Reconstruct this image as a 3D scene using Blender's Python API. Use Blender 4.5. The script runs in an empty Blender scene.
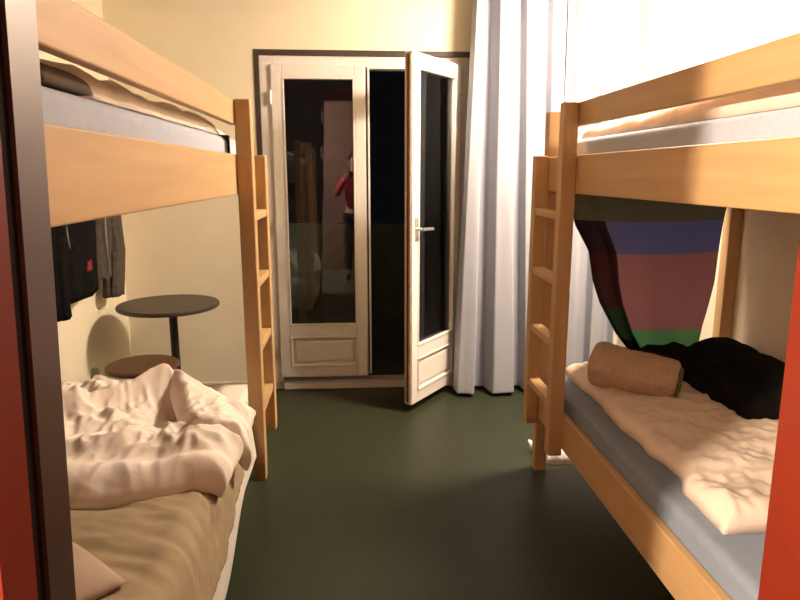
import bpy, bmesh, math, random
from mathutils import Vector, Matrix, noise

random.seed(7)
scene = bpy.context.scene
C = scene.collection

# ---------------------------------------------------------------- camera
F_PX = 638.0
cam_d = bpy.data.cameras.new('camera')
cam = bpy.data.objects.new('camera', cam_d)
C.objects.link(cam)
cam_d.sensor_width = 36.0
cam_d.lens = 36.0 * F_PX / 800.0
cam_d.clip_start = 0.02
cam.location = (0, 0, 1.45)
cam.rotation_euler = (math.radians(90 - 11.2), 0, math.radians(-4.0))
scene.camera = cam

# ---------------------------------------------------------------- world, exposure
w = bpy.data.worlds.new('night')
scene.world = w
w.use_nodes = True
w.node_tree.nodes['Background'].inputs[0].default_value = (0.004, 0.004, 0.005, 1)
w.node_tree.nodes['Background'].inputs[1].default_value = 0.3
vs = scene.view_settings
vs.view_transform = 'Standard'
vs.look = 'None'
vs.gamma = 1
vs.exposure = 1.0
vs.use_curve_mapping = False

ROOM_LAMP = (1.38, 3.12, 2.52)
ROOM_LAMP_STRENGTH = 205.0
ROOM_LAMP_COLOR = (1.0, 0.835, 0.68)
HALL_LAMP = (-1.52, -0.27, 2.15)
HALL_LAMP_STRENGTH = 4900.0
HALL_LAMP_COLOR = (1.0, 0.80, 0.60)

# ---------------------------------------------------------------- materials
def new_mat(name):
    m = bpy.data.materials.new(name)
    m.use_nodes = True
    nt = m.node_tree
    return m, nt, nt.nodes['Principled BSDF']

def ramp(nt, stops, constant=False):
    r = nt.nodes.new('ShaderNodeValToRGB')
    if constant:
        r.color_ramp.interpolation = 'CONSTANT'
    e = r.color_ramp.elements
    while len(e) < len(stops):
        e.new(0.5)
    for k, (p, c) in enumerate(stops):
        e[k].position = p
        e[k].color = (c[0], c[1], c[2], 1)
    return r

def plain(name, col, rough=0.6, var=0.06, scale=30, bump=0.0, bscale=200, metal=0.0, spec=0.5, sheen=0.0):
    m, nt, b = new_mat(name)
    tc = nt.nodes.new('ShaderNodeTexCoord')
    n = nt.nodes.new('ShaderNodeTexNoise')
    n.inputs['Scale'].default_value = scale
    n.inputs['Detail'].default_value = 4
    nt.links.new(tc.outputs['Object'], n.inputs['Vector'])
    r = ramp(nt, [(0.3, [c * (1 - var) for c in col]), (0.7, [min(1, c * (1 + var)) for c in col])])
    nt.links.new(n.outputs['Fac'], r.inputs['Fac'])
    nt.links.new(r.outputs['Color'], b.inputs['Base Color'])
    b.inputs['Roughness'].default_value = rough
    b.inputs['Metallic'].default_value = metal
    b.inputs['Specular IOR Level'].default_value = spec
    if sheen:
        b.inputs['Sheen Weight'].default_value = sheen
    if bump:
        n2 = nt.nodes.new('ShaderNodeTexNoise')
        n2.inputs['Scale'].default_value = bscale
        n2.inputs['Detail'].default_value = 3
        nt.links.new(tc.outputs['Object'], n2.inputs['Vector'])
        bp = nt.nodes.new('ShaderNodeBump')
        bp.inputs['Strength'].default_value = bump
        bp.inputs['Distance'].default_value = 0.004
        nt.links.new(n2.outputs['Fac'], bp.inputs['Height'])
        nt.links.new(bp.outputs['Normal'], b.inputs['Normal'])
    return m

def wood(name, axis, dark, light, rough=0.55):
    m, nt, b = new_mat(name)
    tc = nt.nodes.new('ShaderNodeTexCoord')
    mp = nt.nodes.new('ShaderNodeMapping')
    s = [26, 26, 26]
    s[axis] = 1.6
    mp.inputs['Scale'].default_value = s
    nt.links.new(tc.outputs['Object'], mp.inputs['Vector'])
    n = nt.nodes.new('ShaderNodeTexNoise')
    n.inputs['Scale'].default_value = 1.0
    n.inputs['Detail'].default_value = 6
    n.inputs['Distortion'].default_value = 0.6
    nt.links.new(mp.outputs['Vector'], n.inputs['Vector'])
    r = ramp(nt, [(0.28, dark), (0.72, light)])
    nt.links.new(n.outputs['Fac'], r.inputs['Fac'])
    nt.links.new(r.outputs['Color'], b.inputs['Base Color'])
    b.inputs['Roughness'].default_value = rough
    return m

WOOD_D, WOOD_L = (0.475, 0.285, 0.125), (0.555, 0.345, 0.16)
M = {}
M['wood_y'] = wood('beech_lengthwise', 1, WOOD_D, WOOD_L)
M['wood_z'] = wood('beech_upright', 2, WOOD_D, WOOD_L)
M['wood_x'] = wood('beech_crosswise', 0, WOOD_D, WOOD_L)
M['wall'] = plain('cream_wall_paint', (0.84, 0.75, 0.57), 0.85, 0.02, 6, 0.12, 260, spec=0.2)
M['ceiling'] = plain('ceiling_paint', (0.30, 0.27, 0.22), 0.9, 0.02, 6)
M['front'] = plain('dark_panelled_wall', (0.10, 0.07, 0.05), 0.7, 0.05, 6)
M['floor'] = plain('green_linoleum', (0.029, 0.034, 0.017), 0.42, 0.16, 55, 0.05, 400, spec=0.3)
M['baseboard'] = plain('cream_baseboard', (0.62, 0.53, 0.38), 0.5)
M['white_paint'] = plain('white_gloss_paint', (0.80, 0.74, 0.68), 0.35, 0.02, 12)
M['grey_paint'] = plain('greyed_white_paint', (0.42, 0.36, 0.31), 0.45, 0.04, 12)
M['leaf_edge'] = plain('worn_leaf_edge', (0.50, 0.33, 0.23), 0.5, 0.2, 30)
M['dark_strip'] = plain('dark_brown_strip', (0.055, 0.036, 0.025), 0.5, 0.1)
M['rubber'] = plain('black_seal', (0.012, 0.012, 0.012), 0.6)
M['metal'] = plain('brushed_steel', (0.72, 0.70, 0.66), 0.28, 0.03, metal=1.0)
M['white_metal'] = plain('white_enamel', (0.85, 0.83, 0.8), 0.35)
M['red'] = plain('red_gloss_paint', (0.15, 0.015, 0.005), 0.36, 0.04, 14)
M['red_shaded'] = plain('shaded_red_gloss_paint', (0.045, 0.012, 0.006), 0.34, 0.05, 14, spec=1.0)  # the frame's red paint with the left jamb's shade put into its colour
for _n in M['red_shaded'].node_tree.nodes:
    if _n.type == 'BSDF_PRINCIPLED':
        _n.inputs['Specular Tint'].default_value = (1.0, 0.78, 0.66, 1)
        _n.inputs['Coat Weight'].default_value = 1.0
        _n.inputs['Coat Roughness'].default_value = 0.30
M['gap'] = plain('dark_rebate', (0.012, 0.006, 0.005), 0.8, spec=0.05)
M['hall_wall'] = plain('pinkish_hall_wall', (0.24, 0.145, 0.125), 0.85, 0.02, 6)
M['hall_floor'] = plain('grey_hall_floor', (0.10, 0.10, 0.08), 0.5, 0.1)
M['concrete'] = plain('balcony_concrete', (0.10, 0.115, 0.09), 0.9, 0.15, 10)
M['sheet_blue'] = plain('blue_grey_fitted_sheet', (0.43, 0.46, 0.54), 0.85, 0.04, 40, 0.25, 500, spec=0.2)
M['sheet_blue_dark'] = plain('darker_blue_fitted_sheet', (0.235, 0.275, 0.345), 0.85, 0.04, 40, 0.25, 500, spec=0.2)  # darker version of the blue-grey sheet, for the lower right mattress
M['sheet_beige'] = plain('beige_cotton_sheet', (0.37, 0.275, 0.165), 0.9, 0.05, 9, 0.2, 500, spec=0.15)
M['sheet_white'] = plain('white_fitted_sheet', (0.72, 0.66, 0.56), 0.9, 0.03, 20, 0.2, 500, spec=0.15)
M['duvet'] = plain('white_duvet_cotton', (0.84, 0.72, 0.61), 0.88, 0.04, 12, 0.15, 300, spec=0.15)
M['duvet_tan'] = plain('cream_duvet_cotton', (0.80, 0.665, 0.555), 0.88, 0.04, 12, 0.15, 300, spec=0.15)
M['case_darker'] = plain('darker_pillowcase', (0.42, 0.31, 0.225), 0.9, 0.04, 12, 0.15, 300, spec=0.15)  # even tone, darker than the white duvet cotton
M['towel'] = plain('tan_blanket_pile', (0.54, 0.38, 0.25), 0.95, 0.12, 90, 0.7, 260, spec=0.1)
M['towel_edge'] = plain('dark_green_hem', (0.12, 0.13, 0.06), 0.95, 0.2, 60)
M['black_cloth'] = plain('black_cloth', (0.009, 0.008, 0.008), 0.95, 0.3, 30, 0.3, 200, spec=0.04)
M['grey_cloth'] = plain('charcoal_cloth', (0.075, 0.06, 0.05), 0.9, 0.2, 30, 0.3, 200, spec=0.15)
M['brown_cloth'] = plain('dark_brown_cloth', (0.09, 0.06, 0.035), 0.95, 0.15, 30)
M['zip'] = plain('grey_zip', (0.25, 0.24, 0.23), 0.4)
M['red_patch'] = plain('red_embroidery', (0.22, 0.012, 0.012), 0.8)
M['table_top'] = plain('dark_laminate', (0.045, 0.032, 0.022), 0.45, 0.15, 60)
M['stool_seat'] = plain('brown_stool_seat', (0.10, 0.042, 0.016), 0.5, 0.12, 40)
M['black_metal'] = plain('black_steel', (0.014, 0.013, 0.012), 0.4)
M['strap'] = plain('black_elastic', (0.012, 0.012, 0.012), 0.8)
M['white_cloth'] = plain('white_cloth', (0.85, 0.80, 0.74), 0.85, 0.03)
M['socket'] = plain('grey_socket_plastic', (0.30, 0.25, 0.19), 0.5)
M['skin'] = plain('skin', (0.62, 0.36, 0.26), 0.5, 0.04)
M['hair'] = plain('dark_hair', (0.03, 0.02, 0.014), 0.6)
M['shirt'] = plain('red_sweater', (0.45, 0.04, 0.05), 0.9, 0.1, 60)
M['jeans'] = plain('dark_trousers', (0.03, 0.035, 0.05), 0.9, 0.1, 60)

def wrinkle(m, scale=14, strength=.6, dist=.012):
    nt = m.node_tree
    b = next(n for n in nt.nodes if n.type == 'BSDF_PRINCIPLED')
    tc = nt.nodes.new('ShaderNodeTexCoord')
    n = nt.nodes.new('ShaderNodeTexNoise')
    n.noise_type = 'RIDGED_MULTIFRACTAL'
    n.inputs['Scale'].default_value = scale
    n.inputs['Detail'].default_value = 2.5
    n.inputs['Distortion'].default_value = .8
    nt.links.new(tc.outputs['Object'], n.inputs['Vector'])
    bp = nt.nodes.new('ShaderNodeBump')
    bp.inputs['Strength'].default_value = strength
    bp.inputs['Distance'].default_value = dist
    nt.links.new(n.outputs['Fac'], bp.inputs['Height'])
    old = b.inputs['Normal'].links
    if old:
        nt.links.new(old[0].from_socket, bp.inputs['Normal'])
    nt.links.new(bp.outputs['Normal'], b.inputs['Normal'])
wrinkle(M['duvet'], 9, .55, .012)
wrinkle(M['duvet_tan'], 9, .45, .010)
wrinkle(M['sheet_beige'], 7, .45, .010)
wrinkle(M['case_darker'], 6, .4, .010)

def curtain_mat():
    m, nt, b = new_mat('pale_blue_curtain')
    b.inputs['Base Color'].default_value = (0.43, 0.44, 0.49, 1)
    b.inputs['Roughness'].default_value = 0.9
    b.inputs['Specular IOR Level'].default_value = 0.15
    tr = nt.nodes.new('ShaderNodeBsdfTranslucent')
    tr.inputs['Color'].default_value = (0.43, 0.44, 0.48, 1)
    mx = nt.nodes.new('ShaderNodeMixShader')
    mx.inputs[0].default_value = 0.15
    out = nt.nodes['Material Output']
    nt.links.new(b.outputs[0], mx.inputs[1])
    nt.links.new(tr.outputs[0], mx.inputs[2])
    nt.links.new(mx.outputs[0], out.inputs[0])
    return m
M['curtain'] = curtain_mat()

def glass_mat():
    m, nt, b = new_mat('window_glass')
    nt.nodes.remove(b)
    t = nt.nodes.new('ShaderNodeBsdfTransparent')
    t.inputs[0].default_value = (0.93, 0.95, 0.94, 1)
    g = nt.nodes.new('ShaderNodeBsdfGlossy')
    g.inputs['Roughness'].default_value = 0.0
    f = nt.nodes.new('ShaderNodeFresnel')
    f.inputs[0].default_value = 1.55
    mx = nt.nodes.new('ShaderNodeMixShader')
    out = nt.nodes['Material Output']
    nt.links.new(f.outputs[0], mx.inputs[0])
    nt.links.new(t.outputs[0], mx.inputs[1])
    nt.links.new(g.outputs[0], mx.inputs[2])
    nt.links.new(mx.outputs[0], out.inputs[0])
    return m
M['glass'] = glass_mat()

def emit(name, col, strength):
    m, nt, b = new_mat(name)
    b.inputs['Base Color'].default_value = (0.9, 0.88, 0.82, 1)
    b.inputs['Emission Color'].default_value = (*col, 1)
    b.inputs['Emission Strength'].default_value = strength
    return m

# ---------------------------------------------------------------- helpers
def link(name, me, m, parent=None):
    o = bpy.data.objects.new(name, me)
    C.objects.link(o)
    if m is not None:
        for mm in (m if isinstance(m, list) else [m]):
            me.materials.append(mm)
    if parent is not None:
        o.parent = parent
        off = world_of(parent)
        me.transform(Matrix.Translation(-off))
    return o

def world_of(o):
    v = Vector(o.location)
    while o.parent is not None:
        o = o.parent
        v += Vector(o.location)
    return v

def obj(name, bm, m, parent=None, smooth=False, sharp=None):
    bmesh.ops.recalc_face_normals(bm, faces=bm.faces)
    me = bpy.data.meshes.new(name)
    bm.to_mesh(me)
    bm.free()
    if smooth:
        for p in me.polygons:
            p.use_smooth = True
        if sharp:
            me.set_sharp_from_angle(angle=math.radians(sharp))
    return link(name, me, m, parent)

def thing(name, label, cat, loc, group=None):
    o = bpy.data.objects.new(name, None)
    o.empty_display_size = 0.1
    C.objects.link(o)
    o.location = loc
    tag(o, label, cat, group)
    return o

def tag(o, label, cat, group=None):
    o['label'] = label
    o['category'] = cat
    if group:
        o['group'] = group
    return o

def struct(o):
    o['kind'] = 'structure'
    return o

def box(bm, x0, x1, y0, y1, z0, z1, bev=0.0, seg=2, rot=None):
    t = bmesh.new()
    bmesh.ops.create_cube(t, size=1)
    for v in t.verts:
        v.co = Vector((x0 + (v.co.x + .5) * (x1 - x0), y0 + (v.co.y + .5) * (y1 - y0), z0 + (v.co.z + .5) * (z1 - z0)))
    if bev:
        bmesh.ops.bevel(t, geom=list(t.edges), offset=bev, segments=seg, affect='EDGES', profile=0.5)
    if rot is not None:
        bmesh.ops.transform(t, matrix=rot, verts=t.verts)
    merge(bm, t)

def merge(bm, t):
    me = bpy.data.meshes.new('tmp')
    t.to_mesh(me)
    t.free()
    bm.from_mesh(me)
    bpy.data.meshes.remove(me)

def one_box(*a, **k):
    bm = bmesh.new()
    box(bm, *a, **k)
    return bm

def lathe(bm, prof, cx, cy, n=48):
    rings = []
    for r, z in prof:
        if r < 1e-6:
            rings.append([bm.verts.new((cx, cy, z))])
        else:
            rings.append([bm.verts.new((cx + r * math.cos(2 * math.pi * k / n), cy + r * math.sin(2 * math.pi * k / n), z)) for k in range(n)])
    for a, b in zip(rings, rings[1:]):
        if len(a) == 1 and len(b) == 1:
            continue
        for k in range(n):
            k2 = (k + 1) % n
            if len(a) == 1:
                bm.faces.new((a[0], b[k], b[k2]))
            elif len(b) == 1:
                bm.faces.new((a[k], a[k2], b[0]))
            else:
                bm.faces.new((a[k], a[k2], b[k2], b[k]))

def tube(bm, pts, rad, n=10, cap=True, squash=None):
    pts = [Vector(p) for p in pts]
    rads = rad if isinstance(rad, (list, tuple)) else [rad] * len(pts)
    rings = []
    prev = None
    for i, p in enumerate(pts):
        d = (pts[min(i + 1, len(pts) - 1)] - pts[max(i - 1, 0)]).normalized()
        ref = Vector((0, 0, 1)) if abs(d.z) < 0.9 else Vector((1, 0, 0))
        a = d.cross(ref).normalized() if prev is None else (prev - d * prev.dot(d)).normalized()
        b = d.cross(a).normalized()
        prev = a
        rings.append([bm.verts.new(p + (a * math.cos(2 * math.pi * k / n) + b * math.sin(2 * math.pi * k / n)) * rads[i]) for k in range(n)])
    for r0, r1 in zip(rings, rings[1:]):
        for k in range(n):
            bm.faces.new((r0[k], r0[(k + 1) % n], r1[(k + 1) % n], r1[k]))
    if cap:
        bm.faces.new(rings[0])
        bm.faces.new(list(reversed(rings[-1])))

def nz(x, y, z=0.0):
    return noise.noise(Vector((x, y, z)))

def ridge(x, y, z=0.0):
    return 1.0 - 2.0 * abs(nz(x, y, z))

def crumple(x, y, seed, fr=4.0, warp=0.12):
    wx = x + warp * nz(x * 2.1, y * 2.1, seed + 5) + 0.03 * nz(x * 7, y * 7, seed + 8)
    wy = y + warp * nz(x * 2.1, y * 2.1, seed + 9) + 0.03 * nz(x * 7, y * 7, seed + 3)
    a = ridge(wx * fr, wy * fr * 0.8, seed)
    b = ridge(wx * fr * 2.1 + 7, wy * fr * 1.8, seed + 2)
    c = ridge(wx * fr * 4.3 + 3, wy * fr * 4.0, seed + 4)
    return 0.55 * a + 0.30 * b + 0.15 * c

def smooth01(t):
    t = max(0.0, min(1.0, t))
    return t * t * (3 - 2 * t)

def puff(bm, nu, nv, top, bottom):
    """closed cushion: two grids sharing their border"""
    T = [[None] * (nv + 1) for _ in range(nu + 1)]
    B = [[None] * (nv + 1) for _ in range(nu + 1)]
    for i in range(nu + 1):
        for j in range(nv + 1):
            u, v = i / nu, j / nv
            edge = i in (0, nu) or j in (0, nv)
            t = Vector(top(u, v))
            if edge:
                b0 = Vector(bottom(u, v))
                T[i][j] = B[i][j] = bm.verts.new((t + b0) / 2)
            else:
                T[i][j] = bm.verts.new(t)
                B[i][j] = bm.verts.new(bottom(u, v))
    for i in range(nu):
        for j in range(nv):
            bm.faces.new((T[i][j], T[i + 1][j], T[i + 1][j + 1], T[i][j + 1]))
            q = (B[i][j], B[i][j + 1], B[i + 1][j + 1], B[i + 1][j])
            try:
                bm.faces.new(q)
            except ValueError:
                pass

def edge_prof(u, v, lu, lv, r):
    """0 at the border of a lu x lv cloth, rising like a quarter circle to 1 at distance r"""
    e = min(u * lu, (1 - u) * lu, v * lv, (1 - v) * lv) / r
    e = min(1.0, max(0.0, e))
    return math.sqrt(max(0.0, 1 - (1 - e) ** 2))

def sheet(bm, nu, nv, f):
    G = [[bm.verts.new(f(i / nu, j / nv)) for j in range(nv + 1)] for i in range(nu + 1)]
    for i in range(nu):
        for j in range(nv):
            bm.faces.new((G[i][j], G[i + 1][j], G[i + 1][j + 1], G[i][j + 1]))

def solid(o, th, off=0.0):
    md = o.modifiers.new('thickness', 'SOLIDIFY')
    md.thickness = th
    md.offset = off
    return o

def prism(bm, poly, axis, a, b):
    """extrude a polygon (2 coordinates) along an axis from a to b"""
    def P(p, t):
        if axis == 0: return (t, p[0], p[1])
        if axis == 1: return (p[0], t, p[1])
        return (p[0], p[1], t)
    v0 = [bm.verts.new(P(p, a)) for p in poly]
    v1 = [bm.verts.new(P(p, b)) for p in poly]
    bm.faces.new(v0)
    bm.faces.new(list(reversed(v1)))
    n = len(poly)
    for k in range(n):
        bm.faces.new((v0[k], v0[(k + 1) % n], v1[(k + 1) % n], v1[k]))

# ---------------------------------------------------------------- room shell
XL, XR, YB, YF, ZC = -1.50, 1.82, 4.22, 0.80, 2.62
YW = 0.665                                            # hall side of the entrance wall
DX0, DX1, DZ = -0.615, 0.765, 2.205                    # balcony door opening
struct(obj('floor', one_box(XL - .1, XR + .1, YW, YB + .15, -0.1, 0), M['floor']))
struct(obj('ceiling', one_box(XL - .1, XR + .1, YW, YB + .25, ZC, ZC + .1), M['ceiling']))
struct(obj('wall_left', one_box(XL - .1, XL, YW, YB + .25, 0, ZC), M['wall']))
struct(obj('wall_right', one_box(XR, XR + .1, YW, YB + .25, 0, ZC), M['wall']))
bm = bmesh.new()
box(bm, XL, DX0, YB, YB + .25, 0, ZC)
box(bm, DX1, XR, YB, YB + .25, 0, ZC)
box(bm, DX0, DX1, YB, YB + .25, DZ, ZC)
struct(obj('wall_back', bm, M['wall']))
# entrance wall with a doorway; its reveals stand very slightly out of plumb
OZ = 2.28
def xl(z): return -0.359 + 0.0366 * (z - 1.643)
def xr(z): return 0.588 - 0.006 * (z - 1.0)
JT = 0.03
bm = bmesh.new()
prism(bm, [(XL, 0), (xl(0) - JT, 0), (xl(OZ) - JT, OZ + JT), (xl(OZ) - JT, ZC), (XL, ZC)], 1, YW + .01, YF - .005)
prism(bm, [(xr(0) + JT, 0), (XR, 0), (XR, ZC), (xr(OZ) + JT, ZC), (xr(OZ) + JT, OZ + JT)], 1, YW + .01, YF - .005)
box(bm, xl(OZ) - JT, xr(OZ) + JT, YW + .01, YF - .005, OZ + JT, ZC)
struct(obj('wall_front', bm, M['front']))
if True:
    bm = bmesh.new()
    box(bm, XL, XL + .012, YF, YB, 0, .06)
    struct(obj('baseboard_left', bm, M['baseboard']))
    bm = bmesh.new()
    box(bm, XR - .012, XR, YF, YB, 0, .06)
    struct(obj('baseboard_right', bm, M['baseboard']))
    bm = bmesh.new()
    box(bm, XL + .012, DX0 - .05, YB - .012, YB, 0, .06)
    box(bm, DX1 + .05, XR - .012, YB - .012, YB, 0, .06)
    struct(obj('baseboard_back', bm, M['baseboard']))
# red entrance frame
fr = bmesh.new()
prism(fr, [(xl(0) - JT, 0), (xl(0), 0), (xl(OZ), OZ), (xl(OZ) - JT, OZ)], 1, 0.737, YF + .004)
frame = struct(obj('door_3', fr, M['red_shaded']))
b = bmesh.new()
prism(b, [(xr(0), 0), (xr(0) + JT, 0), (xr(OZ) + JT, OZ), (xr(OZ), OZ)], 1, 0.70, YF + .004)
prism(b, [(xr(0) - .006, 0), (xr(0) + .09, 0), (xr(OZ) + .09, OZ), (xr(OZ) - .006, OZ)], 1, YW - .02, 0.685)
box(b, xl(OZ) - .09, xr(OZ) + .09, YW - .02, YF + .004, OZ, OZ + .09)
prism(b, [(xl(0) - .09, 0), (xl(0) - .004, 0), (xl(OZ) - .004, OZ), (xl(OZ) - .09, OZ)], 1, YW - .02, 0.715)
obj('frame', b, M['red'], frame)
b = bmesh.new()
prism(b, [(xl(0) - JT, 0), (xl(0) - .006, 0), (xl(OZ) - .006, OZ), (xl(OZ) - JT, OZ)], 1, 0.715, 0.737)
prism(b, [(xr(0) + .006, 0), (xr(0) + JT, 0), (xr(OZ) + JT, OZ), (xr(OZ) + .006, OZ)], 1, 0.685, 0.70)
obj('rebate', b, M['gap'], frame)
for z in (1.62, 2.02):
    obj('hinge', one_box(xl(z) - .03, xl(z) - .006, YF + .004, YF + .012, z, z + .14, bev=.002), M['white_metal'], frame)
# hall behind the camera
HB = -1.35
struct(obj('floor', one_box(-2.4, 2.2, HB - .1, YW, -.1, 0), M['hall_floor'])).name = 'floor_hall'
struct(obj('wall_hall', one_box(-2.4, 2.2, HB - .1, HB, 0, ZC), M['hall_wall']))
struct(obj('wall_hall_left', one_box(-2.5, -2.4, HB - .1, YW, 0, ZC), M['hall_wall']))
struct(obj('wall_hall_right', one_box(2.2, 2.3, HB - .1, YW, 0, ZC), M['hall_wall']))
struct(obj('ceiling_hall', one_box(-2.4, 2.2, HB, YW, ZC, ZC + .1), M['ceiling']))

# ---------------------------------------------------------------- balcony doors
d1 = bpy.data.objects.new('door_1', None)
C.objects.link(d1); d1.location = (0.07, YB, 0); struct(d1)
b = bmesh.new()                                       # dark brown strips surrounding the opening
box(b, DX0, DX0 + .03, YB - .006, YB + .12, 0, DZ, bev=.002)
box(b, DX1 - .03, DX1, YB - .006, YB + .12, 0, DZ, bev=.002)
box(b, DX0 + .03, DX1 - .03, YB - .006, YB + .12, DZ - .032, DZ, bev=.002)
obj('surround', b, M['dark_strip'], d1)
b = bmesh.new()                                       # white fixed frame
FX0, FX1, FZ = DX0 + .03, DX1 - .03, DZ - .032
box(b, FX0, FX0 + .085, YB + .01, YB + .10, 0, FZ, bev=.003)
box(b, FX1 - .07, FX1, YB + .01, YB + .10, 0, FZ, bev=.003)
box(b, FX0 + .085, FX1 - .07, YB + .01, YB + .10, FZ - .075, FZ, bev=.003)
box(b, FX0 + .085, FX1 - .07, YB - .012, YB + .10, 0, .055, bev=.004)
obj('fixed_frame', b, M['white_paint'], d1)
b = bmesh.new()
box(b, FX0 + .05, FX1 - .07, YB - .016, YB + .004, .052, .062, bev=.002)
obj('sill_strip', b, M['metal'], d1)

def leaf(name, width, h0, h1):
    """a glazed door leaf, local x 0..-width from the hinge, room face at y = 0, outside at y = +.055"""
    t = bpy.data.objects.new(name, None)
    C.objects.link(t); struct(t)
    T = .055; S = .069
    zb0, zb1 = h0 + .075, h0 + .285          # lower panel field
    zg0, zg1 = h0 + .36, h1 - .078           # glass
    b = bmesh.new()
    box(b, -width, -width + S, 0, T, h0, h1, bev=.005)
    box(b, -S, 0, 0, T, h0, h1, bev=.005)
    box(b, -width + S, -S, 0, T, h1 - .078, h1, bev=.004)
    box(b, -width + S, -S, 0, T, zb1, zg0, bev=.004)
    box(b, -width + S, -S, 0, T, h0, zb0, bev=.004)
    fo = obj('leaf_frame', b, M['white_paint'], t)
    b = bmesh.new()
    box(b, -width + S, -S, .016, T - .012, zb0, zb1, bev=.003)
    box(b, -width + S + .03, -S - .03, .006, T - .004, zb0 + .03, zb1 - .03, bev=.008)
    for (x0, x1, z0, z1) in ((-width + S, -S, zb0, zb0 + .012), (-width + S, -S, zb1 - .012, zb1), (-width + S, -width + S + .012, zb0, zb1), (-S - .012, -S, zb0, zb1)):
        box(b, x0, x1, -.006, .02, z0, z1, bev=.004)
    obj('lower_panel', b, M['white_paint'], t)
    b = bmesh.new()
    box(b, -width + S, -S, .026, .031, zg0, zg1)
    g = obj('glass_pane', b, M['glass'], t)
    b = bmesh.new()
    for (x0, x1, z0, z1) in ((-width + S, -S, zg0, zg0 + .011), (-width + S, -S, zg1 - .011, zg1), (-width + S, -width + S + .011, zg0 + .011, zg1 - .011), (-S - .011, -S, zg0 + .011, zg1 - .011)):
        box(b, x0, x1, -.004, .025, z0, z1, bev=.003)
    obj('glazing_bead', b, M['white_paint'], t)
    b = bmesh.new()
    box(b, -width - .006, -width, .010, .046, h0 + .01, h1 - .01, bev=.002)
    obj('closing_edge', b, M['leaf_edge'], t)
    b = bmesh.new()
    box(b, -width - .008, -width - .004, .024, .032, h0 + .02, h1 - .02)
    obj('seal', b, M['rubber'], t)
    for z in (h0 + .18, (h0 + h1) / 2, h1 - .2):
        b = bmesh.new()
        lathe(b, [(0, z - .04), (.008, z - .04), (.008, z + .04), (0, z + .04)], 0.004, -.004, 12)
        obj('hinge', b, M['metal'], t, smooth=True, sharp=40)
    return t

lf = leaf('door_2', .59, .085, 2.12)                  # closed leaf, hinged on the left
# mirrored in x: hinge at the left jamb
lf.scale = (-1, 1, 1)
lf.location = (-.515, YB - .008, 0)
for nm, x0, x1, y0, y1, mt in (('seal', -.603, -.596, .002, .03, 'rubber'), ('rebate_strip', -.616, -.603, .012, .05, 'white_paint')):
    e_ = obj(nm, one_box(x0, x1, y0, y1, .10, 2.105, bev=.001), M[mt])
    e_.parent = lf
op = leaf('door_4', .60, .05, 2.12)                   # open leaf, hinged on the right
op.location = (.685, YB - .022, 0)
op.rotation_euler = (0, 0, math.radians(54))
b = bmesh.new()                                       # lever handle on the open leaf
box(b, -.575, -.545, -.008, 0, 1.06, 1.20, bev=.003)
tube(b, [(-.56, -.006, 1.13), (-.56, -.05, 1.13)], .009, 12)
tube(b, [(-.566, -.05, 1.13), (-.52, -.053, 1.13), (-.445, -.05, 1.126)], .0095, 12)
hd = obj('handle', b, M['metal'], None, smooth=True, sharp=40)
hd.parent = op
# balcony outside
struct(obj('floor_balcony', one_box(-2.0, 2.4, YB + .13, 5.7, -.14, -.03), M['concrete']))
struct(obj('wall_balcony', one_box(-2.0, 2.4, 5.6, 5.72, -.03, 1.02), M['concrete']))

# ---------------------------------------------------------------- room and hall lamps
lamp = thing('ceiling_lamp', 'round glowing ceiling lamp above the far end of the right bunk', 'lamp', (*ROOM_LAMP[:2], ZC))
b = bmesh.new(); lathe(b, [(0, ZC - .03), (.10, ZC - .03), (.10, ZC), (0, ZC)], *ROOM_LAMP[:2], 32)
obj('base', b, M['white_metal'], lamp, smooth=True, sharp=40)
b = bmesh.new(); lathe(b, [(.16, ZC - .028)] + [(.172 * math.cos(a), ZC - .03 - .10 * math.sin(a)) for a in [k * math.pi / 20 for k in range(10)]] + [(0, ZC - .13)], *ROOM_LAMP[:2], 32)
obj('glass_shade', b, emit('lit_opal_glass', ROOM_LAMP_COLOR, ROOM_LAMP_STRENGTH), lamp, smooth=True)
hl = thing('wall_lamp', 'glowing opal lamp in the hall behind the doorway', 'lamp', HALL_LAMP)
b = bmesh.new()
lathe(b, [(0, HALL_LAMP[2] - .045)] + [(.045 * math.sin(a), HALL_LAMP[2] - .045 * math.cos(a)) for a in [k * math.pi / 12 for k in range(1, 12)]] + [(0, HALL_LAMP[2] + .045)], *HALL_LAMP[:2], 24)
obj('globe', b, emit('lit_hall_globe', HALL_LAMP_COLOR, HALL_LAMP_STRENGTH), hl, smooth=True)
b = bmesh.new(); tube(b, [(HALL_LAMP[0], HALL_LAMP[1], HALL_LAMP[2] + .044), (HALL_LAMP[0], HALL_LAMP[1], ZC)], .01, 10)
obj('rod', b, M['white_metal'], hl, smooth=True, sharp=40)

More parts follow.
